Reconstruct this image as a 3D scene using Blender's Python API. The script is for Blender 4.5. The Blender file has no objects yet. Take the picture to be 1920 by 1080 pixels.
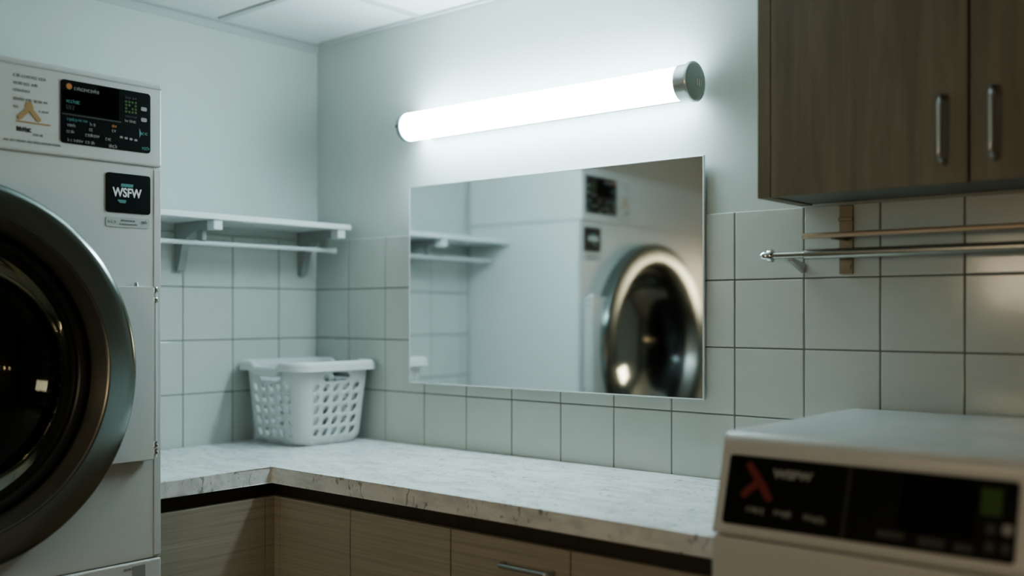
import bpy, bmesh, math, random
from mathutils import Vector, Matrix
from mathutils.geometry import delaunay_2d_cdt

random.seed(7)
SC = bpy.context.scene
COL = SC.collection
PI = math.pi

# ------------------------------------------------------------------ materials
def new_mat(name):
    m = bpy.data.materials.new(name)
    m.use_nodes = True
    nt = m.node_tree
    return m, nt, nt.nodes['Principled BSDF']

def srgb(r, g, b):
    f = lambda c: (c/255/12.92) if c/255 <= .04045 else ((c/255+.055)/1.055)**2.4
    return (f(r), f(g), f(b), 1)

def plain(name, col, rough=.5, metal=0.0, noise=0.0, nscale=40, bump=0.0, spec=None, coat=0.0):
    m, nt, b = new_mat(name)
    b.inputs['Base Color'].default_value = col
    b.inputs['Roughness'].default_value = rough
    b.inputs['Metallic'].default_value = metal
    if coat: b.inputs['Coat Weight'].default_value = coat
    if spec is not None: b.inputs['Specular IOR Level'].default_value = spec
    tc = nt.nodes.new('ShaderNodeTexCoord')
    n = nt.nodes.new('ShaderNodeTexNoise')
    n.inputs['Scale'].default_value = nscale
    n.inputs['Detail'].default_value = 4
    nt.links.new(tc.outputs['Object'], n.inputs['Vector'])
    if noise:
        mx = nt.nodes.new('ShaderNodeMix'); mx.data_type = 'RGBA'
        mx.inputs['A'].default_value = tuple(c*(1-noise) for c in col[:3])+(1,)
        mx.inputs['B'].default_value = tuple(min(1, c*(1+noise)) for c in col[:3])+(1,)
        nt.links.new(n.outputs['Fac'], mx.inputs['Factor'])
        nt.links.new(mx.outputs['Result'], b.inputs['Base Color'])
    if bump:
        bp = nt.nodes.new('ShaderNodeBump')
        bp.inputs['Strength'].default_value = bump
        bp.inputs['Distance'].default_value = .004
        nt.links.new(n.outputs['Fac'], bp.inputs['Height'])
        nt.links.new(bp.outputs['Normal'], b.inputs['Normal'])
    return m

def wood(name, c0, c1, scale, rough=.5):
    """laminate with grain; scale = stretch of the noise per axis (small = long grain)"""
    m, nt, b = new_mat(name)
    tc = nt.nodes.new('ShaderNodeTexCoord')
    mp = nt.nodes.new('ShaderNodeMapping'); mp.inputs['Scale'].default_value = scale
    n = nt.nodes.new('ShaderNodeTexNoise'); n.inputs['Scale'].default_value = 1.0
    n.inputs['Detail'].default_value = 7; n.inputs['Roughness'].default_value = .62
    n.inputs['Distortion'].default_value = .35
    rp = nt.nodes.new('ShaderNodeValToRGB')
    rp.color_ramp.elements[0].position = .33; rp.color_ramp.elements[0].color = c0
    rp.color_ramp.elements[1].position = .68; rp.color_ramp.elements[1].color = c1
    nt.links.new(tc.outputs['Object'], mp.inputs['Vector'])
    nt.links.new(mp.outputs['Vector'], n.inputs['Vector'])
    nt.links.new(n.outputs['Fac'], rp.inputs['Fac'])
    nt.links.new(rp.outputs['Color'], b.inputs['Base Color'])
    bp = nt.nodes.new('ShaderNodeBump'); bp.inputs['Strength'].default_value = .25
    bp.inputs['Distance'].default_value = .002
    nt.links.new(n.outputs['Fac'], bp.inputs['Height'])
    nt.links.new(bp.outputs['Normal'], b.inputs['Normal'])
    b.inputs['Roughness'].default_value = rough
    return m

def stone(name):
    m, nt, b = new_mat(name)
    tc = nt.nodes.new('ShaderNodeTexCoord')
    mp = nt.nodes.new('ShaderNodeMapping'); mp.inputs['Scale'].default_value = (9, 22, 26)
    mp.inputs['Rotation'].default_value = (.2, .1, .35)
    n = nt.nodes.new('ShaderNodeTexNoise'); n.inputs['Scale'].default_value = 1
    n.inputs['Detail'].default_value = 8; n.inputs['Roughness'].default_value = .62; n.inputs['Distortion'].default_value = .5
    rp = nt.nodes.new('ShaderNodeValToRGB')
    rp.color_ramp.elements[0].position = .34; rp.color_ramp.elements[0].color = (.60, .61, .60, 1)
    rp.color_ramp.elements[1].position = .58; rp.color_ramp.elements[1].color = (.82, .83, .81, 1)
    nt.links.new(tc.outputs['Object'], mp.inputs['Vector'])
    nt.links.new(mp.outputs['Vector'], n.inputs['Vector'])
    nt.links.new(n.outputs['Fac'], rp.inputs['Fac'])
    # short dark flecks
    mp2 = nt.nodes.new('ShaderNodeMapping'); mp2.inputs['Scale'].default_value = (55, 50, 28)
    mp2.inputs['Rotation'].default_value = (.3, .25, .2)
    n2 = nt.nodes.new('ShaderNodeTexNoise'); n2.inputs['Scale'].default_value = 1
    n2.inputs['Detail'].default_value = 3; n2.inputs['Distortion'].default_value = 1.2
    r2 = nt.nodes.new('ShaderNodeValToRGB')
    r2.color_ramp.elements[0].position = .33; r2.color_ramp.elements[0].color = (.16, .15, .14, 1)
    r2.color_ramp.elements[1].position = .385; r2.color_ramp.elements[1].color = (1, 1, 1, 1)
    nt.links.new(tc.outputs['Object'], mp2.inputs['Vector'])
    nt.links.new(mp2.outputs['Vector'], n2.inputs['Vector'])
    nt.links.new(n2.outputs['Fac'], r2.inputs['Fac'])
    mx = nt.nodes.new('ShaderNodeMix'); mx.data_type = 'RGBA'; mx.blend_type = 'MULTIPLY'
    mx.inputs['Factor'].default_value = .6
    nt.links.new(rp.outputs['Color'], mx.inputs['A']); nt.links.new(r2.outputs['Color'], mx.inputs['B'])
    nt.links.new(mx.outputs['Result'], b.inputs['Base Color'])
    b.inputs['Roughness'].default_value = .38
    return m

def emis(name, col, strength):
    m, nt, b = new_mat(name)
    b.inputs['Base Color'].default_value = (.9, .9, .9, 1)
    b.inputs['Emission Color'].default_value = col
    b.inputs['Emission Strength'].default_value = strength
    return m

def door_glass_mat(name):
    m = bpy.data.materials.new(name); m.use_nodes = True
    nt = m.node_tree; nt.nodes.clear()
    out = nt.nodes.new('ShaderNodeOutputMaterial')
    mix = nt.nodes.new('ShaderNodeMixShader')
    tr = nt.nodes.new('ShaderNodeBsdfTransparent'); tr.inputs['Color'].default_value = (.42, .45, .44, 1)
    gl = nt.nodes.new('ShaderNodeBsdfGlossy'); gl.inputs['Roughness'].default_value = .04
    gl.inputs['Color'].default_value = (.6, .66, .64, 1)
    fr = nt.nodes.new('ShaderNodeFresnel'); fr.inputs['IOR'].default_value = 1.55
    nt.links.new(fr.outputs['Fac'], mix.inputs['Fac'])
    nt.links.new(tr.outputs['BSDF'], mix.inputs[1]); nt.links.new(gl.outputs['BSDF'], mix.inputs[2])
    nt.links.new(mix.outputs['Shader'], out.inputs['Surface'])
    return m

def mirror_mat(name):
    m, nt, b = new_mat(name)
    b.inputs['Base Color'].default_value = (.86, .90, .90, 1)
    b.inputs['Metallic'].default_value = 1
    b.inputs['Roughness'].default_value = .045
    return m

M = {}
M['paint'] = plain('wall paint', (.56, .605, .575, 1), .55, noise=.03, nscale=6, bump=.06)
M['dark_paint'] = plain('dim wall paint', (.20, .225, .21, 1), .7, noise=.05, nscale=6)
M['front_paint'] = plain('far wall paint', (.50, .53, .51, 1), .6, noise=.05, nscale=4)
M['floor'] = plain('floor vinyl', (.22, .20, .17, 1), .4, noise=.2, nscale=9)
M['ceil'] = plain('ceiling tile', (.74, .76, .75, 1), .85, noise=.06, nscale=160, bump=.35)
M['ceil_bar'] = plain('ceiling grid metal', (.50, .53, .52, 1), .45)
M['tile'] = plain('glazed tile', (.56, .59, .555, 1), .12, noise=.04, nscale=14, bump=.045)
M['grout'] = plain('grout', (.20, .21, .195, 1), .85, noise=.15, nscale=60)
M['stone'] = stone('speckled stone')
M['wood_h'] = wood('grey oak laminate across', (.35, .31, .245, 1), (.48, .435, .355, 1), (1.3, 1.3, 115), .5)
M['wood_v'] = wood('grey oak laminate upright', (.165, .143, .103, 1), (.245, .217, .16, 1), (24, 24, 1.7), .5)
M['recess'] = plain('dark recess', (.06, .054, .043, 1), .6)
M['cab_in'] = plain('cabinet underside', (.17, .175, .16, 1), .5, noise=.05, nscale=10)
M['white'] = plain('white enamel', (.60, .61, .585, 1), .27, noise=.015, nscale=5)
M['white_soft'] = plain('white enamel lower', (.60, .605, .585, 1), .38, noise=.015, nscale=5)
M['plastic'] = plain('white plastic', (.67, .685, .67, 1), .42, noise=.02, nscale=12)
M['shelf'] = plain('white shelf', (.70, .73, .72, 1), .4, noise=.02, nscale=12)
M['bracket'] = plain('grey bracket', (.34, .36, .34, 1), .45, noise=.03, nscale=12)
M['chrome'] = plain('chrome', (.70, .72, .71, 1), .14, 1.0, noise=.03, nscale=20)
M['steel'] = plain('brushed steel', (.52, .54, .53, 1), .3, 1.0, noise=.06, nscale=50)
M['ring'] = plain('door ring steel', (.27, .305, .29, 1), .19, 1.0, noise=.05, nscale=8)
M['bevel'] = plain('door bevel bronze', (.25, .24, .215, 1), .3, 1.0, noise=.08, nscale=14)
M['copper'] = plain('copper rod', (.56, .44, .33, 1), .42, .7, noise=.05, nscale=30)
M['rack_metal'] = plain('rack metal', (.26, .225, .17, 1), .45, .7, noise=.06, nscale=30)
M['bar_metal'] = plain('bar metal', (.40, .385, .34, 1), .26, 1.0, noise=.05, nscale=30)
M['satin'] = plain('satin chrome', (.72, .75, .745, 1), .3, .85, noise=.03, nscale=20)
M['divider'] = plain('panel divider', (.025, .025, .024, 1), .6)
M['rubber'] = plain('black rubber', (.012, .012, .012, 1), .35, noise=.2, nscale=30)
M['drum'] = plain('dark drum steel', (.19, .18, .165, 1), .3, 1.0, noise=.2, nscale=60)
M['black'] = plain('black panel', (.0055, .0065, .0058, 1), .4, noise=.1, nscale=30, spec=.12)
M['display'] = plain('display glass', (.003, .003, .003, 1), .2, spec=.1)
M['ink_light'] = plain('pale print', (.30, .31, .29, 1), .6)
M['ink_dim'] = plain('dim print', (.055, .055, .05, 1), .6)
M['ink_white'] = plain('white print', (.80, .82, .80, 1), .6)
M['ink_grey'] = plain('grey print', (.29, .29, .28, 1), .6)
M['ink_dark'] = plain('dark print', (.12, .12, .115, 1), .6)
M['ink_teal'] = plain('teal print', (.09, .26, .25, 1), .6)
M['ink_orange'] = plain('orange print', (.50, .20, .045, 1), .6)
M['ink_tan'] = plain('tan print', (.42, .27, .12, 1), .6)
M['ink_red'] = plain('red print', (.17, .018, .016, 1), .6)
M['ink_green'] = plain('green print', (.045, .10, .014, 1), .6)
M['plate'] = plain('rating plate', (.42, .44, .42, 1), .5)
M['glass'] = door_glass_mat('door glass')
M['mirror'] = mirror_mat('silvered glass')
M['mirror_edge'] = plain('mirror edge', (.82, .85, .85, 1), .25, .35)
M['tube'] = emis('lit diffuser', (.70, .925, 1.0, 1), 30.0)
M['tube_end'] = plain('clear end', (.34, .39, .40, 1), .25)
M['cap_face'] = plain('cap face', (.36, .41, .39, 1), .4, .3, noise=.03, nscale=20)

# ------------------------------------------------------------------ mesh helpers
def bm_box(bm, x0, x1, y0, y1, z0, z1, bev=0.0, seg=2, mat=None):
    t = bmesh.new()
    bmesh.ops.create_cube(t, size=1)
    for v in t.verts:
        v.co = Vector((x0+(v.co.x+.5)*(x1-x0), y0+(v.co.y+.5)*(y1-y0), z0+(v.co.z+.5)*(z1-z0)))
    if bev:
        bmesh.ops.bevel(t, geom=list(t.edges), offset=bev, segments=seg, profile=.5, affect='EDGES')
    merge(bm, t, mat)

def merge(bm, t, mat=None):
    if mat is not None: t.transform(mat)
    me = bpy.data.meshes.new('tmp'); t.to_mesh(me); t.free()
    bm.from_mesh(me); bpy.data.meshes.remove(me)

def bm_cyl(bm, p0, p1, r0, r1=None, n=24, cap=True):
    r1 = r0 if r1 is None else r1
    p0, p1 = Vector(p0), Vector(p1); d = p1-p0
    t = bmesh.new()
    bmesh.ops.create_cone(t, cap_ends=cap, segments=n, radius1=r0, radius2=r1, depth=d.length)
    q = d.to_track_quat('Z', 'Y').to_matrix().to_4x4()
    merge(bm, t, Matrix.Translation((p0+p1)/2) @ q)

def bm_lathe(bm, prof, origin, axis='X', n=96):
    """prof = [(radius, along axis)]"""
    rings = []
    for r, a in prof:
        ring = []
        if r < 1e-6:
            ring = [bm.verts.new(axpt(origin, axis, 0, 0, a))]
        else:
            for k in range(n):
                th = 2*PI*k/n
                ring.append(bm.verts.new(axpt(origin, axis, r*math.cos(th), r*math.sin(th), a)))
        rings.append(ring)
    for A, B in zip(rings, rings[1:]):
        if len(A) == 1 and len(B) == 1: continue
        for k in range(n):
            j = (k+1) % n
            if len(A) == 1: bm.faces.new((A[0], B[k], B[j]))
            elif len(B) == 1: bm.faces.new((A[k], B[0], A[j]))
            else: bm.faces.new((A[k], B[k], B[j], A[j]))

def axpt(o, axis, a, b, c):
    o = Vector(o)
    if axis == 'X': return o+Vector((c, a, b))
    if axis == 'Y': return o+Vector((a, c, b))
    return o+Vector((a, b, c))

def bm_tube(bm, pts, r, n=12, cap=True):
    pts = [Vector(p) for p in pts]
    rings = []
    for i, p in enumerate(pts):
        d = (pts[min(i+1, len(pts)-1)]-pts[max(i-1, 0)]).normalized()
        up = Vector((0, 0, 1)) if abs(d.z) < .9 else Vector((1, 0, 0))
        s = d.cross(up).normalized(); u = s.cross(d).normalized()
        rr = r[i] if isinstance(r, (list, tuple)) else r
        rings.append([bm.verts.new(p+s*rr*math.cos(2*PI*k/n)+u*rr*math.sin(2*PI*k/n)) for k in range(n)])
    for A, B in zip(rings, rings[1:]):
        for k in range(n):
            j = (k+1) % n
            bm.faces.new((A[k], A[j], B[j], B[k]))
    if cap:
        bm.faces.new(list(reversed(rings[0]))); bm.faces.new(rings[-1])

def bm_prism(bm, poly, a0, a1, axis):
    """polygon extruded along an axis; poly in the two other coordinates"""
    def P(p, a):
        if axis == 'Y': return Vector((p[0], a, p[1]))
        if axis == 'X': return Vector((a, p[0], p[1]))
        return Vector((p[0], p[1], a))
    A = [bm.verts.new(P(p, a0)) for p in poly]; B = [bm.verts.new(P(p, a1)) for p in poly]
    n = len(poly)
    bm.faces.new(A); bm.faces.new(list(reversed(B)))
    for k in range(n):
        j = (k+1) % n
        bm.faces.new((A[k], B[k], B[j], A[j]))

def obj(name, bm, mat, parent=None, smooth=None, label=None, kind=None):
    bmesh.ops.recalc_face_normals(bm, faces=list(bm.faces))
    me = bpy.data.meshes.new(name); bm.to_mesh(me); bm.free()
    o = bpy.data.objects.new(name, me); COL.objects.link(o)
    me.materials.append(M[mat] if isinstance(mat, str) else mat)
    if smooth is not None:
        for p in me.polygons: p.use_smooth = True
        try:
            me.set_sharp_from_angle(angle=math.radians(smooth))
        except Exception: pass
        wn = o.modifiers.new('n', 'WEIGHTED_NORMAL'); wn.keep_sharp = True; wn.weight = 100
    if parent:
        o.parent = parent
        o.matrix_parent_inverse = Matrix.Identity(4)
        o.location = -pworld(parent)
    if label: o['label'] = label
    if kind: o['kind'] = kind
    return o

def pworld(p):
    v = Vector((0, 0, 0))
    while p:
        v = v+p.location; p = p.parent
    return v

def thing(name, label, cat, loc, group=None):
    o = bpy.data.objects.new(name, None); COL.objects.link(o)
    o.empty_display_size = .1
    o.location = loc; o['label'] = label; o['category'] = cat
    if group: o['group'] = group
    return o

def struct(name, bm, mat, smooth=None):
    return obj(name, bm, mat, None, smooth, None, 'structure')

def B():
    return bmesh.new()

class Plane:
    """flat frame: origin, right, up, out"""
    def __init__(s, o, r, u):
        s.o = Vector(o); s.r = Vector(r).normalized(); s.u = Vector(u).normalized(); s.n = s.r.cross(s.u)
    def m(s, lift=0):
        return Matrix(((s.r.x, s.u.x, s.n.x, s.o.x+s.n.x*lift), (s.r.y, s.u.y, s.n.y, s.o.y+s.n.y*lift),
                       (s.r.z, s.u.z, s.n.z, s.o.z+s.n.z*lift), (0, 0, 0, 1)))

def slab_poly(bm, P, poly, l0, l1):
    """flat polygon (right, up) lifted from l0 to l1 off plane P"""
    t = bmesh.new()
    bm_prism(t, poly, l0, l1, 'Z')
    merge(bm, t, P.m())

def rrect(a0, a1, b0, b1, r, n=5):
    out = []
    for cx, cy, st in ((a1-r, b1-r, 0), (a0+r, b1-r, PI/2), (a0+r, b0+r, PI), (a1-r, b0+r, 1.5*PI)):
        for k in range(n+1):
            th = st+PI/2*k/n
            out.append((cx+r*math.cos(th), cy+r*math.sin(th)))
    return out

def thick_line(p, q, w):
    p, q = Vector(p), Vector(q); d = (q-p).normalized(); s = Vector((-d.y, d.x))*w/2
    e = d*w*.3
    return [tuple(p-e-s*.6), tuple(p-s+e*.5), tuple(q-s-e*.5), tuple(q+e-s*.6), tuple(q+e+s*.6), tuple(q+s-e*.5), tuple(p+s+e*.5), tuple(p-e+s*.6)]

def text_marks(bm, P, a0, b0, width, height, lift=.0006, seed=0):
    """a line of tiny illegible print: short strokes of letter size"""
    rnd = random.Random(seed)
    x = a0
    lw = height*.62
    while x < a0+width-lw*.6:
        if rnd.random() < .12: x += lw*.7; continue
        w = lw*rnd.uniform(.7, 1.0); st = height*.2
        k = rnd.randrange(4)
        segs = []
        if k == 0: segs = [((x, b0), (x, b0+height)), ((x, b0+height*.55), (x+w*.8, b0+height*.55)), ((x+w*.8, b0), (x+w*.8, b0+height*.55))]
        elif k == 1: segs = [((x, b0), (x, b0+height*.7)), ((x, b0+height*.7), (x+w*.8, b0+height*.7)), ((x, b0), (x+w*.8, b0))]
        elif k == 2: segs = [((x, b0+height*.7), (x+w*.4, b0)), ((x+w*.4, b0), (x+w*.8, b0+height*.7))]
        else: segs = [((x, b0), (x+w*.8, b0)), ((x, b0+height*.4), (x+w*.8, b0+height*.4)), ((x+w*.8, b0), (x+w*.8, b0+height*.7)), ((x, b0+height*.7), (x+w*.8, b0+height*.7))]
        for p, q in segs:
            slab_poly(bm, P, thick_line(p, q, st), 0, lift)
        x += lw*1.12

def text_bm(bm, P, s, a0, b0, size, lift=.0008, width=None, bold=0.0, italic=0.0):
    cu = bpy.data.curves.new('t', 'FONT'); cu.body = s; cu.size = size; cu.extrude = lift
    cu.offset = bold; cu.shear = italic
    to = bpy.data.objects.new('t', cu); COL.objects.link(to)
    bpy.context.view_layer.update()
    me = bpy.data.meshes.new_from_object(to.evaluated_get(bpy.context.evaluated_depsgraph_get()))
    t = bmesh.new(); t.from_mesh(me)
    xs = [v.co.x for v in t.verts]
    w = max(xs)-min(xs); x0 = min(xs)
    k = (width/w) if width else 1
    for v in t.verts:
        v.co = Vector((a0+(v.co.x-x0)*k, b0+v.co.y, v.co.z))
    merge(bm, t, P.m())
    bpy.data.objects.remove(to); bpy.data.curves.remove(cu); bpy.data.meshes.remove(me)

def holed_sheet(L, H, holes, nx, ny, xs=None):
    """triangulated rectangle L x H with polygon holes; returns verts (2d) and triangles"""
    pts, edges = [], []
    def inside(p, poly):
        c = False; n = len(poly)
        for i in range(n):
            a, b = poly[i], poly[i-1]
            if (a[1] > p[1]) != (b[1] > p[1]) and p[0] < (b[0]-a[0])*(p[1]-a[1])/(b[1]-a[1])+a[0]: c = not c
        return c
    def near(p, poly, d):
        cx = sum(q[0] for q in poly)/len(poly); cy = sum(q[1] for q in poly)/len(poly)
        big = [(cx+(q[0]-cx)*1.15, cy+(q[1]-cy)*1.15) for q in poly]
        return inside(p, big)
    xs = xs or [L*i/nx for i in range(nx+1)]
    for i, x in enumerate(xs):
        for j in range(ny+1):
            p = (x, H*j/ny)
            edge = i in (0, len(xs)-1) or j in (0, ny)
            if edge or not any(near(p, h, 0) for h in holes): pts.append(Vector(p))
    for h in holes:
        s = len(pts)
        for k, q in enumerate(h):
            pts.append(Vector(q)); edges.append((s+k, s+(k+1) % len(h)))
    v, e, f, *_ = delaunay_2d_cdt(pts, edges, [], 0, 1e-6)
    tris = []
    for t in f:
        c = sum((v[i] for i in t), Vector((0, 0)))/len(t)
        if not any(inside(c, h) for h in holes): tris.append(t)
    return v, tris

# ------------------------------------------------------------------ setting
CZ = 2.39
XR, YF = 4.2, -4.4
bm = B(); bm_box(bm, -.1, XR+.1, YF-.1, .1, -.1, 0); struct('floor', bm, 'floor')
bm = B(); bm_box(bm, -.1, XR+.1, YF-.1, .1, CZ+.006, CZ+.1)
ceil = struct('ceiling', bm, 'ceil')
bm = B()
xs_bar = [.584+.6*k for k in range(-0, 7)]
ys_bar = [-.45-.6*k for k in range(7)]
for x in xs_bar:
    if x < XR: bm_box(bm, x-.012, x+.012, YF, -.02, CZ-.001, CZ+.007)
for y in ys_bar:
    if y > YF: bm_box(bm, .03, XR, y-.012, y+.012, CZ-.0005, CZ+.0075)
gr = obj('ceiling_grid', bm, 'ceil_bar', ceil); gr['label'] = 'grey metal grid bars'
bm = B(); bm_box(bm, 0, .032, YF, 0, CZ-.002, CZ+.006); bm_box(bm, 0, .004, YF, 0, CZ-.028, CZ)
struct('trim_1', bm, 'ceil_bar')
bm = B(); bm_box(bm, .032, XR, -.018, 0, CZ-.002, CZ+.006)
struct('trim_2', bm, 'ceil_bar')
bm = B(); bm_box(bm, -.1, 0, YF, 0, 0, CZ+.006); wl = struct('wall_left', bm, 'paint')
bm = B(); bm_box(bm, -.1, XR+.1, 0, .1, 0, CZ+.006); wb = struct('wall_back', bm, 'paint')
bm = B(); bm_box(bm, XR, XR+.1, YF, 0, 0, CZ+.006); struct('wall_right', bm, 'dark_paint')
bm = B(); bm_box(bm, -.1, XR+.1, YF-.1, YF, 0, CZ+.006); struct('wall_front', bm, 'front_paint')

# glazed tiles
ROWS = [1.635, 1.45, 1.265, 1.08, .895, .71]
TT = .0075
def tile_band(parent, vs, mp, name, gname):
    bmt = B(); bmg = B()
    g = .0017
    for i in range(len(vs)-1):
        for j in range(len(ROWS)-1):
            a0, a1 = vs[i], vs[i+1]
            if a1-a0 < .02: continue
            t = bmesh.new()
            bm_box(t, a0+g, a1-g, ROWS[j+1]+g, ROWS[j]-(g if j else 0), 0, TT, .0025, 2)
            cx, cz = (a0+a1)/2, (ROWS[j]+ROWS[j+1])/2
            rx, ry = random.gauss(0, .0018), random.gauss(0, .0018)
            for v in t.verts:
                v.co.z += (v.co.x-cx)*rx+(v.co.y-cz)*ry if v.co.z > TT*.5 else 0
            merge(bmt, t, mp)
    t = bmesh.new(); bm_box(t, vs[0], vs[-1], ROWS[-1], ROWS[0]-.001, 0, TT-.0022); merge(bmg, t, mp)
    a = obj(name, bmt, 'tile', parent); a['label'] = 'pale grey square glazed tiles'
    b = obj(gname, bmg, 'grout', parent); b['label'] = 'dark grout lines'
vB = [0]+[.193+.2*k for k in range(21) if .193+.2*k < 3.7]
tile_band(wb, vB, Matrix(((1, 0, 0, 0), (0, 0, -1, 0), (0, 1, 0, 0), (0, 0, 0, 1))), 'tile_band', 'grout')
vA = [TT]+[.186+.2*k for k in range(8)]
tile_band(wl, vA, Matrix(((0, 0, 1, 0), (-1, 0, 0, 0), (0, 1, 0, 0), (0, 0, 0, 1))), 'tile_band', 'grout')

# ------------------------------------------------------------------ worktop and base cabinets
LX, LY = .608, -.661                # front edges of the two legs
DY, DX = -1.031, 2.125              # free ends of the two legs
g = .009
bm = B()
bm_prism(bm, [(g, -g), (DX, -g), (DX, LY), (LX, LY), (LX, DY), (g, DY)], .852, .9, 'Z')
bmesh.ops.bevel(bm, geom=[e for e in bm.edges], offset=.003, segments=2, profile=.5, affect='EDGES')
wt = obj('worktop', bm, 'stone')
wt['label'] = 'white speckled stone worktop running in an L along both tiled walls'; wt['category'] = 'worktop'

FX, FY = LX-.018, LY+.021           # faces of the cabinet fronts
def base_cab_B(x0, x1, label, fronts, handle=None, drawer=False):
    t = thing('base_cabinet', label, 'cabinet', ((x0+x1)/2, FY+.3, 0), 'base cabinets under the worktop')
    bm = B(); bm_box(bm, x0+.0005, x1-.0005, FY+.022, -.012, .10, .803)
    bm_box(bm, x0+.0005, x1-.0005, FY+.04, -.012, .0, .10)
    obj('carcass', bm, 'wood_h', t)
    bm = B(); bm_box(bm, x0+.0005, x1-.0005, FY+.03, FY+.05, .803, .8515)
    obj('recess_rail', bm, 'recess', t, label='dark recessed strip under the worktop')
    for (a, b, z0, z1, nm) in fronts:
        bm = B(); bm_box(bm, a+.0014, b-.0014, FY, FY+.02, z0, z1, .0012, 1)
        d = obj(nm, bm, 'wood_h', t)
        if handle and nm == 'drawer_front' and z1 > .7:
            bm = B(); h0, h1, hz = handle
            bm_tube(bm, [(h0, FY, hz), (h0, FY-.024, hz), (h0+.008, FY-.03, hz), (h1-.008, FY-.03, hz), (h1, FY-.024, hz), (h1, FY, hz)], .0058, 12)
            obj('handle', bm, 'steel', d, 40, 'thin steel bar handle')
    return t
base_cab_B(.938, 1.327, 'wood-grain base cabinet with plain door, left of the drawer with the bar handle', [(.938, 1.327, .11, .808, 'door')])
base_cab_B(1.327, 1.711, 'wood-grain base cabinet with steel bar handle on its drawer', [(1.327, 1.711, .60, .808, 'drawer_front'), (1.327, 1.711, .11, .597, 'drawer_front')], (1.512, 1.662, .750))
base_cab_B(1.711, 2.12, 'wood-grain base cabinet at right end of worktop beside the small washer', [(1.711, 2.12, .11, .808, 'door')])
# corner unit: narrow door plus filler strips
t = thing('base_cabinet', 'wood-grain corner base cabinet with narrow door, at the inner corner of worktop', 'cabinet', (.40, -.35, 0), 'base cabinets under the worktop')
bm = B(); bm_prism(bm, [(.012, -.012), (.9375, -.012), (.9375, FY+.022), (FX-.022, FY+.022), (FX-.022, FY-.03), (.012, FY-.03)], .1, .803, 'Z')
bm_prism(bm, [(.012, -.012), (.9375, -.012), (.9375, FY+.06), (FX-.06, FY+.06), (FX-.06, FY-.03), (.012, FY-.03)], 0, .1, 'Z')
obj('carcass', bm, 'wood_h', t)
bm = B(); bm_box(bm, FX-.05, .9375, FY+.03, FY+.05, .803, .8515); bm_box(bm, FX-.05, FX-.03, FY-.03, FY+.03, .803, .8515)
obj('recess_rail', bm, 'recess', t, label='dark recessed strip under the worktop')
bm = B(); bm_box(bm, .618+.001, .938-.001, FY, FY+.02, .11, .808, .0012, 1); obj('door', bm, 'wood_h', t)
bm = B(); bm_box(bm, FX+.0005, .618, FY, FY+.02, .11, .808, .0008, 1); obj('filler_strip', bm, 'wood_h', t)
bm = B(); bm_box(bm, FX-.02, FX, FY-.03, FY+.02, .11, .808, .0008, 1); obj('filler_strip', bm, 'wood_h', t)
# left leg
t = thing('base_cabinet', 'wood-grain base cabinet with wide plain front beside the tall dryer', 'cabinet', (.3, -.88, 0), 'base cabinets under the worktop')
bm = B(); bm_box(bm, .012, FX-.022, DY+.002, FY-.0305, .1, .803); bm_box(bm, .012, FX-.06, DY+.002, FY-.0305, 0, .1)
obj('carcass', bm, 'wood_h', t)
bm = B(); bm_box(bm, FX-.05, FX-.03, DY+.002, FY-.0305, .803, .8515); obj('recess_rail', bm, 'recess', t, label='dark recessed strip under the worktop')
bm = B(); bm_box(bm, FX-.02, FX, DY+.003, FY-.0315, .11, .808, .0012, 1); obj('door', bm, 'wood_h', t)

# ------------------------------------------------------------------ upper cabinet
UY, UZ0, UZ1 = -.25, 1.637, CZ-.004
U0, U1 = 1.984, 2.955
t = thing('wall_cabinet', 'grey-brown wood-grain wall cabinet with two doors and steel bow handles', 'cabinet', ((U0+U1)/2, -.002, UZ0))
bm = B()
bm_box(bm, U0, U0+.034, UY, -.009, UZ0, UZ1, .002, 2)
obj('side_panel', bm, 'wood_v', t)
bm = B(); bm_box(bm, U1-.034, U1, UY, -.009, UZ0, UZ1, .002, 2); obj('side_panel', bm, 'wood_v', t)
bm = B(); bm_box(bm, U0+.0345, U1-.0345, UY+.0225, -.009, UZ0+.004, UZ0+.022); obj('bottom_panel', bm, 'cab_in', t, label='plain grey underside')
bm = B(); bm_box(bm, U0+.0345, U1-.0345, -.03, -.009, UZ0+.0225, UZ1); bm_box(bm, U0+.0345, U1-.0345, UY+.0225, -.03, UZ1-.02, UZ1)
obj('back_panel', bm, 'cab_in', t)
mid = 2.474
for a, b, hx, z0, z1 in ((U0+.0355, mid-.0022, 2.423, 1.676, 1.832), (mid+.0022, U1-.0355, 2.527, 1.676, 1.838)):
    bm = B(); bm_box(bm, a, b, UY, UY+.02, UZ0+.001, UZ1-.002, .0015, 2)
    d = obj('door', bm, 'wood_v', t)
    bm = B()
    n = 14; pts = []
    for k in range(n+1):
        f = k/n; pts.append((hx, UY-.003-.027*min(1, 2.6*math.sin(PI*f)**.8 if 0 < f < 1 else 0), z0+(z1-z0)*f))
    pts[0] = (hx, UY+.001, z0+.006); pts[-1] = (hx, UY+.001, z1-.006)
    bm_tube(bm, pts, [.0065]*len(pts), 12)
    obj('handle', bm, 'steel', d, 50, 'steel bow handle')

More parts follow.
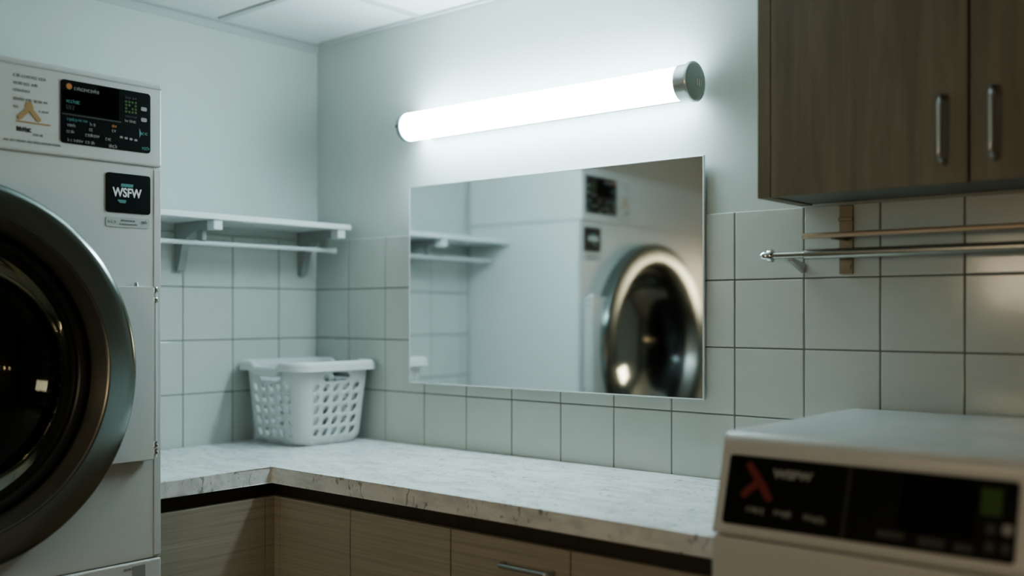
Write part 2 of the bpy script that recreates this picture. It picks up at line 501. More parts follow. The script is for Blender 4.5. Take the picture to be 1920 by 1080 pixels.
# ------------------------------------------------------------------ towel rack under the cabinet
t = thing('towel_rack', 'metal towel rack with copper rail and chrome bar under the wall cabinet', 'towel rack', (2.108, -.009, 1.46))
bm = B(); bm_box(bm, 2.090, 2.126, -.0135, -.0085, 1.458, 1.632, .0015)
bm_box(bm, 2.0895, 2.1265, -.019, -.0125, 1.592, 1.601, .001)
bm_box(bm, 2.094, 2.122, -.017, -.0125, 1.470, 1.482, .001)
obj('bracket_plate', bm, 'rack_metal', t, label='upright steel plate on the tiles')
bm = B()
bm_box(bm, 2.1015, 2.1145, -.092, -.013, 1.497, 1.515, .003)
bm_box(bm, 2.1015, 2.1145, -.094, -.013, 1.542, 1.556, .003)
obj('bracket_arm', bm, 'rack_metal', t)
bm = B(); bm_prism(bm, [(-.0088, 1.4885), (-.0088, 1.464), (-.088, 1.492), (-.088, 1.5)], 1.986, 1.999, 'X')
obj('end_bracket', bm, 'steel', t, label='small triangular bracket holding the bar end')
bm = B(); bm_tube(bm, [(2.032, -.1, 1.552), (2.9, -.1, 1.549)], .0072, 14); obj('upper_rail', bm, 'copper', t, 40, 'thin copper-coloured rail')
bm = B(); bm_tube(bm, [(1.948, -.1, 1.506), (2.04, -.1, 1.506)], .0085, 16); obj('bar_end', bm, 'bar_metal', t, 40)
bm = B(); bm_tube(bm, [(2.036, -.1, 1.506), (2.039, -.1, 1.506), (2.9, -.1, 1.505)], [.0095, .0125, .0125], 18); obj('bar', bm, 'bar_metal', t, 40, 'thick chrome bar')
bm = B(); bm_lathe(bm, [(0, -.026), (.008, -.025), (.0115, -.019), (.012, -.012), (.0105, -.009), (.0105, -.006), (.0165, -.004), (.0175, .001), (.0165, .006), (.009, .008), (0, .008)], (1.945, -.1, 1.506), 'X', 28)
obj('finial', bm, 'chrome', t, 35, 'round chrome finial')

# ------------------------------------------------------------------ wall shelf
SX = .25
t = thing('wall_shelf', 'white wall shelf with two brackets and a hanging rod above the basket', 'shelf', (.01, -.45, 1.66))
bm = B(); bm_box(bm, .006, SX, -1.03, -.045, 1.665, 1.683, .004, 3)
obj('shelf_board', bm, 'shelf', t)
bm = B(); bm_box(bm, SX-.006, SX+.003, -1.03, -.045, 1.6635, 1.6835, .003, 2); obj('front_lip', bm, 'shelf', t)
for yb in (-.605, -.085):
    bm = B()
    # side profile in x,z : wall leg tapering down, curved gusset, arm
    prof = [(.0085, 1.664), (.0085, 1.508), (.014, 1.502), (.028, 1.504), (.037, 1.53), (.048, 1.568)]
    for k in range(1, 9):
        th = PI/2*k/8
        prof.append((.048+.142*(1-math.cos(th)), 1.568+.070*math.sin(th)))
    prof += [(.215, 1.644), (.215, 1.664)]
    bm_prism(bm, prof, yb-.014, yb+.014, 'Y')
    bk = obj('bracket', bm, 'bracket', t, 30, 'grey moulded bracket')
    bm = B(); bm_box(bm, .205, SX-.004, yb-.017, yb+.017, 1.632, 1.664, .003, 2); obj('end_block', bm, 'shelf', bk, label='white block at bracket tip')
    bm = B(); bm_box(bm, .13, .165, yb-.009, yb+.009, 1.600, 1.645, .003, 2); obj('rod_holder', bm, 'bracket', bk)
bm = B(); bm_tube(bm, [(.15, -1.03, 1.593), (.15, -.04, 1.593)], .008, 16); bm_cyl(bm, (.15, -.045, 1.593), (.15, -.036, 1.593), .0105)
obj('hanging_rod', bm, 'shelf', t, 40, 'thin white hanging rod')

# ------------------------------------------------------------------ laundry basket
def basket():
    t = thing('laundry_basket', 'white plastic laundry basket with slanted holes on worktop corner', 'basket', (.1925, -.1975, .9005))
    cx, cy = .195, -.2
    z0, Hh = .9045, .284
    def path(q, h, r):
        """rounded square, q in 0..1, starting mid of -y side going +x"""
        fs, fc = .17, .08
        q = q % 1.0
        k = int(q/.25) % 4; f = (q-k*.25)/.25     # each quarter: half straight, corner, half straight
        s0 = fs/2/.25; s1 = s0+fc/.25
        if f < s0: p = Vector(((h-r)*f/s0, -h))
        elif f < s1:
            th = -PI/2+PI/2*(f-s0)/(s1-s0); p = Vector((h-r+r*math.cos(th), -(h-r)+r*math.sin(th)))
        else: p = Vector((h, -(h-r)*(1-(f-s1)/(1-s1))))
        for _ in range(k): p = Vector((-p.y, p.x))
        return p
    def dip(q):
        d = 0
        for c in (0.0, .5, 1.0):
            a = abs(q-c)
            e = min(1, max(0, (.062-a)/.022)); d = max(d, e*e*(3-2*e))
        return d*.018
    def W(q, tt):
        f = tt/Hh
        h = .141+.026*f; r = .048+.006*f
        if f < .09:                                  # rounded foot
            h -= .012*(1-f/.09)**2
        p = path(q, h, r)
        return Vector((cx+p.x, cy+p.y, z0+tt-dip(q)*max(0, (f-.82)/.18)))
    Lp = 1.2
    holes = []
    for k in range(4):
        sc = k*.25*Lp
        for c in range(5):
            for rr in range(5):
                s_ = (sc+(c-2)*.0425) % Lp
                if k == 0 and c == 2: s_ = s_        # straddles the seam, see shift below
                tz = .041+rr*.0387
                sh = .55 if k in (1, 3) else -.3
                poly = []
                for a in range(12):
                    th = 2*PI*a/12
                    u = .0092*abs(math.cos(th))**.8*(1 if math.cos(th) >= 0 else -1)
                    v = .0132*abs(math.sin(th))**.8*(1 if math.sin(th) >= 0 else -1)
                    poly.append((s_+u*1.15+sh*v, tz+v))
                holes.append(poly)
        s_ = sc % Lp
        hw, hh, tz = .054, .0155, .2335
        poly = []
        for a in range(20):
            th = 2*PI*a/20
            u, v = math.cos(th), math.sin(th)
            poly.append((s_+(hw-hh)*(1 if u > 1e-6 else -1 if u < -1e-6 else 0)+hh*u, tz+hh*v))
        holes.append(poly)
    # shift so that the seam falls in the middle of a corner
    off = .125*Lp
    holes = [[(x+off if min(p[0] for p in poly) < Lp-off else x+off-Lp, y) for x, y in poly] for poly in holes]
    v, tris = holed_sheet(Lp, Hh, holes, 72, 14)
    bm = B()
    vs = [bm.verts.new(W((p.x-off)/Lp, p.y)) for p in v]
    for f in tris:
        try: bm.faces.new([vs[i] for i in f])
        except ValueError: pass
    bmesh.ops.remove_doubles(bm, verts=list(bm.verts), dist=.0004)
    # bottom
    n = 96
    ring = [W(k/n, 0) for k in range(n)]
    inner = [Vector((cx+(p.x-cx)*.5, cy+(p.y-cy)*.5, z0+.0)) for p in ring]
    a = [bm.verts.new(p) for p in ring]; b = [bm.verts.new(p) for p in inner]
    for k in range(n):
        j = (k+1) % n; bm.faces.new((a[k], a[j], b[j], b[k]))
    bm.faces.new(b)
    bmesh.ops.remove_doubles(bm, verts=list(bm.verts), dist=.0004)
    o = obj('tub', bm, 'plastic', t, 50)
    md = o.modifiers.new('s', 'SOLIDIFY'); md.thickness = .003; md.offset = -1
    # rim
    bm = B()
    prof = [(-.001, -.010), (-.001, -.002), (.003, .002), (.009, .003), (.015, .001), (.019, -.003), (.021, -.010), (.022, -.027), (.0235, -.029)]
    n = 160; rings = []
    for k in range(n):
        q = k/n
        row = []
        for ou, dz in prof:
            p = path(q, .167+ou, .054+ou*.8)
            row.append(bm.verts.new((cx+p.x, cy+p.y, z0+Hh+dz-dip(q)*(1 if dz > -.03 else .35))))
        rings.append(row)
    for k in range(n):
        A, C = rings[k], rings[(k+1) % n]
        for i in range(len(prof)-1): bm.faces.new((A[i], C[i], C[i+1], A[i+1]))
    o = obj('rim', bm, 'plastic', t, 60)
    md = o.modifiers.new('s', 'SOLIDIFY'); md.thickness = .003; md.offset = 0
basket()

# ------------------------------------------------------------------ mirror
mx0, mx1, mz0, mz1 = .563, 1.7065, 1.1175, 1.7985
t = thing('wall_mirror', 'wide frameless rectangular mirror with thin bright edge on tiled wall', 'mirror', (mx0, -.0105, mz0))
bm = B(); bm_box(bm, mx0+.02, mx1-.02, -.0155, -.0105, mz0+.02, mz1-.02); obj('backing_board', bm, 'bracket', t)
bm = B(); bm_box(bm, mx0+.003, mx1-.003, -.0205, -.0157, mz0+.003, mz1-.003); obj('mirror_glass', bm, 'mirror', t)
e = .004
for nm, a in (('edge_strip', (mx0, mx1, -.0215, -.0125, mz1-e, mz1)), ('edge_strip', (mx0, mx1, -.0215, -.0125, mz0, mz0+e)),
              ('edge_strip', (mx0, mx0+e, -.0215, -.0125, mz0+e, mz1-e)), ('edge_strip', (mx1-e, mx1, -.0215, -.0125, mz0+e, mz1-e))):
    bm = B(); bm_box(bm, *a, .001, 2); obj(nm, bm, 'mirror_edge', t)
LEAN = math.radians(1.5)
for z in (1.25, 1.55):                      # spacers that hold the left end off the wall
    bm = B(); bm_box(bm, mx0+.12, mx0+.16, -.0105, .0150, z-.02, z+.02); obj('spacer', bm, 'bracket', t)
t.rotation_euler = (0, 0, LEAN); t.location.y -= .0310

# ------------------------------------------------------------------ tube light
ly, lz = -.078, 1.998
t = thing('tube_light', 'lit white tube lamp with chrome end cap on wall above mirror', 'lamp', (1.14, 0, lz))
bm = B(); bm_lathe(bm, [(.0, .592), (.043, .592), (.0465, .597), (.0465, 1.668), (0, 1.668)], (0, ly, lz), 'X', 48); obj('diffuser', bm, 'tube', t, 40, 'glowing white diffuser tube')
bm = B(); bm_lathe(bm, [(0, .566), (.030, .566), (.043, .569), (.0475, .575), (.0478, .5915), (0, .5915)], (0, ly, lz), 'X', 48)
lc = obj('end_cap', bm, 'tube_end', t, 40, 'translucent left end cap')
bm = B(); bm_cyl(bm, (.55, ly, lz), (.566, ly, lz), .008); obj('pin', bm, 'steel', lc, 40)
bm = B(); bm_cyl(bm, (.579, ly-.0465, lz-.002), (.579, ly-.0495, lz-.002), .0055); obj('screw', bm, 'ink_dark', lc, 40)
bm = B(); bm_lathe(bm, [(0, 1.6685), (.0485, 1.6685), (.0505, 1.670), (.0505, 1.702), (.0555, 1.7035), (.0560, 1.7095), (.054, 1.7125), (.051, 1.7125), (.0505, 1.7110), (0, 1.7110)], (0, ly, lz), 'X', 64)
rc = obj('end_cap', bm, 'satin', t, 40, 'chrome right end cap')
bm = B(); bm_lathe(bm, [(0, 1.7115), (.0495, 1.7115), (.0495, 1.7122), (.044, 1.7130), (0, 1.7135)], (0, ly, lz), 'X', 48)
obj('cap_face', bm, 'cap_face', rc, 40, 'grey cap face with three short marks')
bm = B(); bm_box(bm, .62, 1.665, -.046, -.0008, lz-.033, lz+.033, .004); obj('back_tray', bm, 'plastic', t)
P = Plane((1.7133, ly, lz), (0, 1, 0), (0, 0, 1))
bm = B()
for k in range(3):
    a = .007+k*.0105
    slab_poly(bm, P, thick_line((a, -.009), (a, .009), .0038), 0, .0014)
obj('cap_mark', bm, 'ink_white', rc)

t.rotation_euler = (0, .0055, 0); t.location.z -= .003

# ------------------------------------------------------------------ tall stacked dryer
DXF = .75; Y0, Y1 = -2.186, -1.112
YC, ZC = -1.648, 1.221
t = thing('stacked_dryer', 'tall white stacked laundry dryer with big round glass door at left', 'laundry machine', ((DXF+.02)/2, (Y0+Y1)/2, 0))
dryer = t
SEAM, LOW = 1.728, .737
# upper body with round opening
bm = B()
cy_ = YC-Y0; cz_ = ZC-(LOW+.004)
Wd, Hd = Y1-Y0, SEAM-.003-(LOW+.004)
hole = [(cy_+.40*math.cos(2*PI*k/64), cz_+.40*math.sin(2*PI*k/64)) for k in range(64)]
v, tris = holed_sheet(Wd, Hd, [hole], 6, 6)
vs = [bm.verts.new((DXF, Y0+p.x, LOW+.004+p.y)) for p in v]
for f in tris: bm.faces.new([vs[i] for i in f])
obj('front_panel', bm, 'white', t)
bm = B()
bm_box(bm, .176, DXF-.0005, Y0+.0005, Y0+.02, LOW, SEAM); bm_box(bm, .176, DXF-.0005, Y1-.02, Y1-.0005, LOW, SEAM)
bm_box(bm, .176, .196, Y0+.021, Y1-.021, LOW, SEAM)
bm_box(bm, .176, DXF-.0005, Y0+.021, Y1-.021, SEAM-.02, SEAM); bm_box(bm, .176, DXF-.0005, Y0+.021, Y1-.021, LOW, LOW+.02)
obj('body', bm, 'white', t)
# edge frame strip at the right of front
bm = B(); bm_box(bm, DXF-.006, DXF+.0022, Y1-.0205, Y1-.0005, LOW+.004, SEAM-.003, .002, 3)
obj('corner_post', bm, 'white', t, 40)
# control section
bm = B(); bm_box(bm, .176, DXF+.006, Y0, Y1, SEAM+.004, 1.945, .006, 3); bm_box(bm, .186, DXF-.004, Y0+.01, Y1-.01, SEAM, SEAM+.01)
fas = obj('control_fascia', bm, 'white', t, 40)
bm = B(); bm_box(bm, DXF+.004, DXF+.0085, Y0+.002, Y1-.002, 1.930, 1.9335); obj('top_line', bm, 'plate', fas)
PD = Plane((DXF+.0062, 0, 0), (0, 1, 0), (0, 0, 1))
bm = B(); slab_poly(bm, PD, rrect(-1.377, -1.1455, 1.764, 1.9145, .008), 0, .002)
cp = obj('control_panel', bm, 'black', fas, label='black control panel with display and printed symbols')
PD2 = Plane((DXF+.0083, 0, 0), (0, 1, 0), (0, 0, 1))
# print on the control panel, in the panel's own fractions
def pf(a): return -1.377+a*.2315
def pz(b): return 1.9145-b*.1505
PD3 = Plane((DXF+.0092, 0, 0), (0, 1, 0), (0, 0, 1))
def mk(name, mat, specs, parent=cp, PP=PD3, fu=pf, fz=pz, wk=.2315, hk=.1505, seed=1, lab=None):
    for i, (a, b, w, h) in enumerate(specs):
        bm = B()
        text_marks(bm, PP, fu(a), fz(b)-h*hk/2, w*wk, h*hk, seed=seed*31+i)
        obj(name, bm, mat, parent, label=lab)
bm = B(); slab_poly(bm, PD2, [(pf(.02), pz(.17)), (pf(.63), pz(.17)), (pf(.63), pz(.52)), (pf(.02), pz(.50))], 0, .0006); slab_poly(bm, PD2, [(pf(.40), pz(.02)), (pf(.63), pz(.02)), (pf(.63), pz(.18)), (pf(.40), pz(.18))], 0, .0006)
obj('display', bm, 'display', fas, label='dark display window')
bm = B(); slab_poly(bm, PD2, [(pf(.01), pz(.535)), (pf(.66), pz(.535)), (pf(.66), pz(.555)), (pf(.01), pz(.555))], 0, .0006)
obj('divider_line', bm, 'ink_dim', fas)
bm = B()
slab_poly(bm, PD2, [(pf(.085)+.0072*math.cos(2*PI*k/20), pz(.10)+.0072*math.sin(2*PI*k/20)) for k in range(20)], 0, .0008)
obj('orange_dot', bm, 'ink_orange', fas, label='orange round logo mark')
mk('print_line', 'ink_light', [(.14, .115, .28, .055)], fas, seed=2)
mk('print_line', 'ink_teal', [(.055, .33, .14, .055), (.06, .62, .11, .05), (.18, .615, .10, .035)], fas, seed=3, lab='teal printed words')
mk('print_line', 'ink_dim', [(.055, .41, .09, .05), (.055, .45, .08, .04)], fas, seed=4)
mk('print_line', 'ink_light', [(.065, .71, .085, .05), (.06, .81, .09, .045), (.07, .945, .16, .045),
                               (.31, .65, .06, .05), (.30, .735, .07, .05), (.26, .83, .15, .05), (.26, .945, .10, .05),
                               (.54, .70, .05, .05), (.48, .85, .07, .05), (.50, .955, .11, .055)], fas, seed=5)
mk('print_line', 'ink_orange', [(.55, .625, .055, .045)], fas, seed=6)
# four small control symbols
bm = B()
for k in range(4):
    a = .64+k*.056; slab_poly(bm, PD2, rrect(pf(a), pf(a+.036), pz(.79+.006*k)-.0028, pz(.79+.006*k)+.0028, .002, 3), 0, .0008)
obj('symbol_row', bm, 'ink_light', fas, label='row of four small symbols')
bm = B()
for r in range(4):
    for c in range(4):
        if r in (1, 2) and (c+r) % 3 == 0: continue
        a = .70+c*.037; b = .19+r*.055
        slab_poly(bm, PD2, rrect(pf(a), pf(a+.026), pz(b)-.0028, pz(b)+.0028, .001, 2), 0, .0008)
obj('indicator_grid', bm, 'ink_green', fas, label='grid of green indicators')
mk('print_line', 'ink_dim', [(.70, .12, .14, .04), (.70, .43, .15, .035)], fas, seed=8)
mk('print_line', 'ink_light', [(.70, .505, .14, .045)], fas, seed=9)
for b in (.27, .45):
    bm = B(); slab_poly(bm, PD2, rrect(pf(.885), pf(.955), pz(b)-.005, pz(b)+.005, .003, 3), 0, .0012)
    obj('button', bm, 'ink_light', fas, label='small pale button')
bm = B()
slab_poly(bm, PD2, [(pf(.865), pz(.60)), (pf(.885), pz(.66)), (pf(.905), pz(.69)), (pf(.885), pz(.71)), (pf(.868), pz(.76))], 0, .0008); obj('blue_mark', bm, 'ink_teal', fas, label='teal arrow mark'); bm = B()
text_marks(bm, PD2, pf(.905), pz(.70), .07*.2315, .05*.1505, seed=77); obj('print_line', bm, 'ink_teal', fas); bm = B()
text_marks(bm, PD2, pf(.90), pz(.945), .08*.2315, .05*.1505, seed=78)
obj('print_line', bm, 'ink_teal', fas)
# printed notice at left of the panel
PN = PD
for i, (z, w, h) in enumerate([(1.906, .074, .0075), (1.8885, .056, .0072), (1.872, .036, .006), (1.852, .080, .0072), (1.834, .016, .006)]):
    bm = B(); text_marks(bm, PN, -1.486, z-h/2, w, h, seed=100+i); obj('notice_line', bm, 'ink_grey', fas, label='grey printed notice line')
bm = B(); text_marks(bm, PN, -1.428, 1.831-.004, .024, .006, seed=120); obj('notice_line', bm, 'ink_grey', fas); bm = B()
text_marks(bm, PN, -1.444, 1.771, .028, .006, seed=121); obj('notice_line', bm, 'ink_grey', fas); bm = B()
text_marks(bm, PN, -1.508, 1.756-.003, .130, .0055, seed=122)
obj('notice_line', bm, 'ink_grey', fas)
bm = B()
slab_poly(bm, PN, [(-1.4605, 1.836), (-1.4585, 1.846), (-1.452, 1.849), (-1.4445, 1.846), (-1.4405, 1.835), (-1.4445, 1.828), (-1.457, 1.828)], 0, .001)
slab_poly(bm, PN, thick_line((-1.452, 1.832), (-1.474, 1.808), .011), 0, .0013)
slab_poly(bm, PN, thick_line((-1.449, 1.832), (-1.428, 1.808), .011), 0, .0016)
slab_poly(bm, PN, thick_line((-1.480, 1.800), (-1.402, 1.800), .0035), 0, .001)
obj('hanger_mark', bm, 'ink_tan', fas, label='tan hanger-shaped mark')
bm = B(); text_marks(bm, PN, -1.480, 1.779, .034, .010, seed=130); text_marks(bm, PN, -1.478, 1.778, .034, .010, seed=131)
obj('bold_print', bm, 'ink_dark', fas)
# badge
PB = Plane((DXF+.0002, 0, 0), (0, 1, 0), (0, 0, 1))
bm = B(); slab_poly(bm, PB, rrect(-1.261, -1.1425, 1.609, 1.7065, .007), 0, .003)
bd = obj('badge', bm, 'black', t, label='black square badge with white lettering')
PB2 = Plane((DXF+.0033, 0, 0), (0, 1, 0), (0, 0, 1))
bm = B(); text_bm(bm, PB2, 'WSFW', -1.245, 1.649, .031, .0006, .078, .0008); obj('badge_lettering', bm, 'ink_white', bd)
bm = B()
slab_poly(bm, PB2, [(-1.223, 1.6735), (-1.191, 1.6735), (-1.1895, 1.6815), (-1.222, 1.6815)], 0, .0006)
obj('badge_accent', bm, 'ink_teal', bd, label='teal accent bar')
bm = B(); slab_poly(bm, PB2, [(-1.231, 1.638), (-1.225, 1.633), (-1.211, 1.633), (-1.208, 1.640), (-1.213, 1.641), (-1.231, 1.641)], 0, .0006)
obj('badge_accent', bm, 'ink_teal', bd, label='teal accent bar')
bm = B(); slab_poly(bm, PB, rrect(-1.261, -1.144, 1.573, 1.598, .005), 0, .0015)
rp = obj('rating_plate', bm, 'plate', t, label='grey rating plate under the badge')
bm = B(); PB3 = Plane((DXF+.0018, 0, 0), (0, 1, 0), (0, 0, 1))
text_marks(bm, PB3, -1.255, 1.583, .022, .007, seed=140); text_marks(bm, PB3, -1.222, 1.588, .045, .005, seed=141)
text_marks(bm, PB3, -1.166, 1.585, .018, .008, seed=142); text_marks(bm, PB3, -1.225, 1.579, .05, .004, seed=143)
obj('plate_print', bm, 'ink_grey', rp)
# door
o3 = (0, YC, ZC)
bm = B(); bm_lathe(bm, [(.400, DXF+.001), (.437, DXF+.001), (.440, DXF+.012), (.440, DXF+.048), (.438, DXF+.053), (.433, DXF+.0575), (.425, DXF+.0595), (.410, DXF+.0605), (.368, DXF+.061), (.364, DXF+.059)], o3, 'X', 128)
dr = obj('door_ring', bm, 'ring', t, 50, 'wide brushed steel door ring')
bm = B(); bm_lathe(bm, [(.3638, DXF+.0588), (.360, DXF+.054), (.352, DXF+.036), (.343, DXF+.020), (.340, DXF+.006), (.340, DXF-.01)], o3, 'X', 128)
obj('bevel_ring', bm, 'bevel', dr, 60, 'bronze-toned inner bevel')
bm = B(); bm_lathe(bm, [(.3398, DXF+.004), (.334, DXF+.012), (.322, DXF+.012), (.316, DXF+.002), (.308, DXF+.004), (.303, DXF-.004), (.300, DXF-.02)], o3, 'X', 128)
obj('gasket', bm, 'rubber', dr, 60, 'black rubber gasket')
bm = B(); bm_lathe(bm, [(.3005, DXF-.008), (.293, DXF-.022), (.275, DXF-.055), (.24, DXF-.09), (.18, DXF-.118), (.10, DXF-.132), (0, DXF-.136)], o3, 'X', 96)
obj('door_glass', bm, 'glass', dr, 60, 'dark bowl-shaped door glass')
bm = B()
prof = [(.335, DXF-.10), (.36, DXF-.14), (.40, DXF-.16)]
for k in range(9):
    x = DXF-.18-k*.038; prof += [(.405, x), (.398, x-.02), (.398, x-.026)]
prof += [(.40, .225), (.30, .21), (0, .205)]
bm_lathe(bm, prof, o3, 'X', 96)
dm = obj('drum', bm, 'drum', t, 40, 'dark steel drum behind the glass')
for k in range(3):
    th = .5+k*2*PI/3
    bm = B(); bm_tube(bm, [(.25, YC+.36*math.cos(th), ZC+.36*math.sin(th)), (DXF-.2, YC+.36*math.cos(th), ZC+.36*math.sin(th))], .035, 10)
    obj('drum_paddle', bm, 'drum', dm, 40)
# row of perforation bosses seen inside the drum
bm = B()
for ring, xx in enumerate((DXF-.20, DXF-.26, DXF-.32)):
    for k in range(72):
        th = 2*PI*(k+.5*(ring % 2))/72
        p = Vector((xx, YC+.395*math.cos(th), ZC+.395*math.sin(th)))
        bm_box(bm, p.x-.012, p.x+.012, p.y-.004, p.y+.004, p.z-.004, p.z+.004)
obj('drum_boss', bm, 'steel', dm, kind='stuff')
# hinge cover at the right of the ring
bm = B()
arc = []
for k in range(13):
    z = 1.426-(1.426-.990)*k/12; arc.append((YC+math.sqrt(.405**2-(z-ZC)**2), z))
bm_prism(bm, [(-1.150, .990), (-1.150, 1.426)]+arc, DXF+.0005, DXF+.034, 'X')
bmesh.ops.bevel(bm, geom=[e for e in bm.edges if e.calc_length() > .02], offset=.003, segments=2, profile=.5, affect='EDGES')
hc = obj('hinge_cover', bm, 'white', t, 40, 'white hinge cover plate beside the door')
bm = B()
bm_tube(bm, [(DXF+.022, -1.1405, .995), (DXF+.022, -1.1405, 1.41)], .0045, 12)
obj('hinge_rod', bm, 'white_soft', hc, 40)
for z in (1.418, 1.392, 1.028, 1.010):
    bm = B(); bm_lathe(bm, [(0, -.008), (.006, -.007), (.0085, 0), (.006, .007), (0, .008)], (DXF+.022, -1.1405, z), 'Z', 16)
    obj('hinge_pin', bm, 'chrome', hc, 40)
bm = B(); bm_cyl(bm, (DXF+.01, -1.185, 1.426), (DXF+.01, -1.185, 1.436), .006, .004); obj('screw', bm, 'steel', hc, 40)
# lower unit
bm = B(); bm_box(bm, .176, DXF+.004, Y0, Y1, .12, LOW-.003, .006, 3); bm_box(bm, .2, DXF-.05, Y0+.03, Y1-.03, .0700, .13)
lo = obj('lower_body', bm, 'white_soft', t, 40, 'white lower half of the stack')
PL = Plane((DXF+.0042, 0, 0), (0, 1, 0), (0, 0, 1))
bm = B(); slab_poly(bm, PL, rrect(-1.192, -1.158, .688, .724, .002), 0, .001); text_marks(bm, PL, -1.215, .716, .05, .006, seed=150)
obj('label_print', bm, 'ink_grey', lo)

# bring the dryer to its real size and place: 1.13 m wide, front just ahead of the worktop edge
SIZE = Matrix.Translation((-.1707, .1376, -.0736)) @ Matrix.Scale(1.0542, 4)
for c in dryer.children_recursive:
    c.data.transform(SIZE)
dryer.location = (.32, -1.60, 0)
for c in dryer.children: c.location = -dryer.location

# ------------------------------------------------------------------ small washer in the foreground
WX0, WX1 = 2.137, 2.725
t = thing('washing_machine', 'white washing machine with black control strip at right front', 'laundry machine', ((WX0+WX1)/2, -.36, 0))
ZT = 1.122
yt, ym, yb_ = -.690, -.735, -.742     # top edge, bottom of console, lower body front
bm = B()
# console side profile (y,z)
prof = [(-.02, ZT-.002), (-.03, ZT), (yt+.026, ZT-.0005), (yt+.014, ZT-.003), (yt+.005, ZT-.0085), (yt-.001, ZT-.017), (yt-.004, ZT-.027), (yt-.003, ZT-.031), (yt-.007, ZT-.04), (ym-.002, .945), (ym-.006, .938), (ym-.004, .928), (-.02, .928)]
bm_prism(bm, prof, WX0, WX1, 'X')
bmesh.ops.bevel(bm, geom=[e for e in bm.edges if abs(e.verts[0].co.x-e.verts[1].co.x) < 1e-6 and abs(e.calc_face_angle(0)-PI/2) < .02], offset=.006, segments=3, profile=.5, affect='EDGES')
con = obj('console', bm, 'white', t, 40)
bm = B(); bm_box(bm, WX0-.003, WX1+.003, yb_, -.02, .03, .924, .008, 3)
for xx in (WX0+.05, WX1-.05):
    for yy in (yb_+.06, -.08): bm_cyl(bm, (xx, yy, 0), (xx, yy, .04), .022)
obj('body', bm, 'white_soft', t, 40)
# raised lid area at the back right of the top
bm = B(); bm_box(bm, 2.36, WX1-.02, -.40, -.05, ZT-.004, ZT+.0025, .002, 3); obj('top_lid', bm, 'white', t, 40)
# sloped control strip
p_top = Vector((0, yt-.0072, ZT-.04)); p_bot = Vector((0, ym-.0022, .945))
up = (p_top-p_bot).normalized()
def WP(l): 
    P = Plane(p_bot, (1, 0, 0), up); P.o = P.o+P.n*l; return P
PW = WP(.0002); HL = (p_top-p_bot).length
bm = B(); slab_poly(bm, PW, rrect(2.157, 2.687, .004, HL-.004, .006), 0, .003)
cs = obj('control_strip', bm, 'black', con, label='black sloped control strip')
PW2 = WP(.0034)
def hz(z): return (z-.945)/(p_top.z-.945)*HL
bm = B(); slab_poly(bm, PW2, [(2.395, .006), (2.403, .006), (2.406, HL-.006), (2.398, HL-.006)], 0, .0008)
obj('divider_line', bm, 'divider', con)
bm = B(); slab_poly(bm, PW2, rrect(2.497, 2.622, hz(.978), hz(1.074), .003), 0, .0008); obj('display', bm, 'display', con, label='black display window')
bm = B()
slab_poly(bm, PW2, thick_line((2.200, hz(1.062)), (2.240, hz(1.018)), .0155), 0, .001)
slab_poly(bm, PW2, thick_line((2.222, hz(1.036)), (2.250, hz(1.002)), .0155), 0, .0013)
slab_poly(bm, PW2, thick_line((2.222, hz(1.030)), (2.195, hz(1.004)), .0155), 0, .0016)
obj('red_mark', bm, 'ink_red', con, label='red leaning figure-like mark')
bm = B(); text_bm(bm, PW2, 'WSFW', 2.250, hz(1.043), .022, .0006, .082, .0014); obj('lettering', bm, 'ink_light', con, label='blurred white lettering')
bm = B()
for a, w, z in ((2.206, .037, .976), (2.262, .040, .976), (2.318, .046, .974)): 
    text_marks(bm, PW2, a, hz(z), w, .011, seed=int(a*1000)); text_marks(bm, PW2, a+w*.5, hz(z-.003), w*.5, .012, seed=int(a*997))
obj('print_line', bm, 'ink_light', con)
bm = B(); slab_poly(bm, PW2, rrect(2.630, 2.664, hz(1.020), hz(1.064), .003), 0, .0012); obj('green_key', bm, 'ink_green', con, label='green square key')
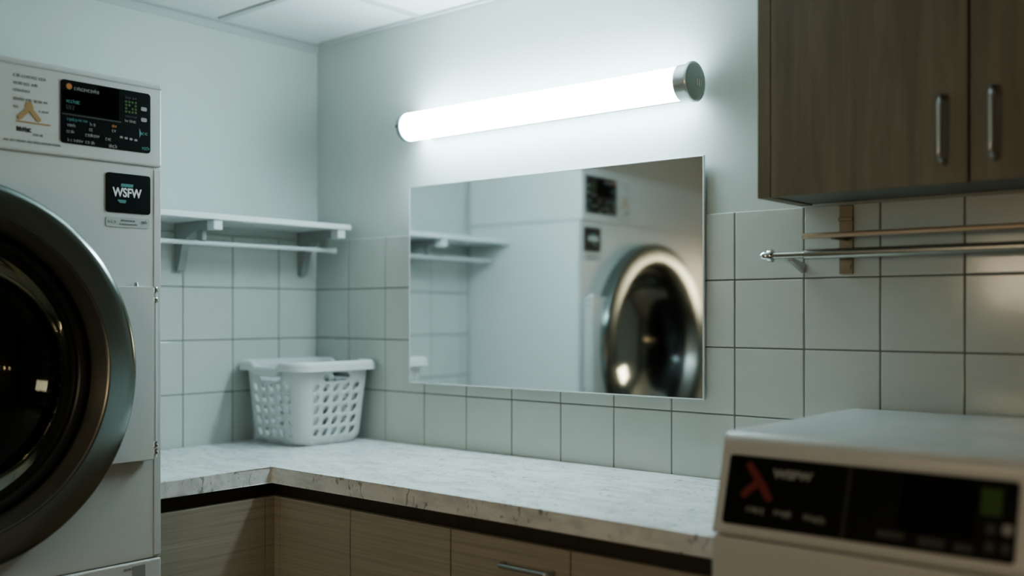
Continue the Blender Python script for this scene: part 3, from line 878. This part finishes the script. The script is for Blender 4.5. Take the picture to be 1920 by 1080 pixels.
for a, b, z0, z1, mt in ((2.46, 2.510, .962, .975, 'ink_dim'), (2.532, 2.578, .957, .973, 'ink_dim'), (2.592, 2.624, .957, .970, 'ink_dim'),
                     (2.640, 2.657, .990, 1.008, 'ink_dim'), (2.666, 2.683, .992, 1.010, 'ink_light'), (2.640, 2.657, .962, .980, 'ink_dim'), (2.666, 2.682, .962, .980, 'ink_dim')):
    bm = B(); slab_poly(bm, PW2, rrect(a, b, hz(z0), hz(z1), .004), 0, .0015); obj('button', bm, mt, con)

# ------------------------------------------------------------------ light
def area(name, loc, target, sx, sy, power, col):
    l = bpy.data.lights.new(name, 'AREA'); l.shape = 'RECTANGLE'; l.size = sx; l.size_y = sy
    l.energy = power; l.color = col
    o = bpy.data.objects.new(name, l); COL.objects.link(o); o.location = loc
    o.rotation_euler = (Vector(target)-Vector(loc)).to_track_quat('-Z', 'Y').to_euler()
    return o
area('warm_room_light', (1.8, -4.2, 1.57), (1.9, -.5, 1.2), 1.1, .34, 10.5, (1.0, .81, .55))
for k in range(5):
    l = bpy.data.lights.new('warm_bulb', 'POINT'); l.energy = 1.3; l.color = (1, .64, .36); l.shadow_soft_size = .03
    o = bpy.data.objects.new('warm_bulb', l); COL.objects.link(o); o.location = (3.95, -1.6-.35*k, .95)
w = bpy.data.worlds.new('world'); SC.world = w; w.use_nodes = True
w.node_tree.nodes['Background'].inputs['Color'].default_value = (.5, .6, .6, 1)
w.node_tree.nodes['Background'].inputs['Strength'].default_value = .012

# ------------------------------------------------------------------ camera
cam = bpy.data.cameras.new('camera'); co = bpy.data.objects.new('camera', cam); COL.objects.link(co)
co.location = (3.149, -2.539, 1.358)
co.rotation_euler = (PI/2, 0, math.asin(.648))
cam.sensor_width = 36; cam.lens = 36*1928/1920
cam.shift_y = 48/1920
cam.clip_start = .05
cam.dof.use_dof = True; cam.dof.focus_distance = 2.88; cam.dof.aperture_fstop = .98
SC.camera = co
SC.view_settings.view_transform = 'AgX'
SC.view_settings.look = 'AgX - Medium High Contrast'
SC.view_settings.exposure = 0.27
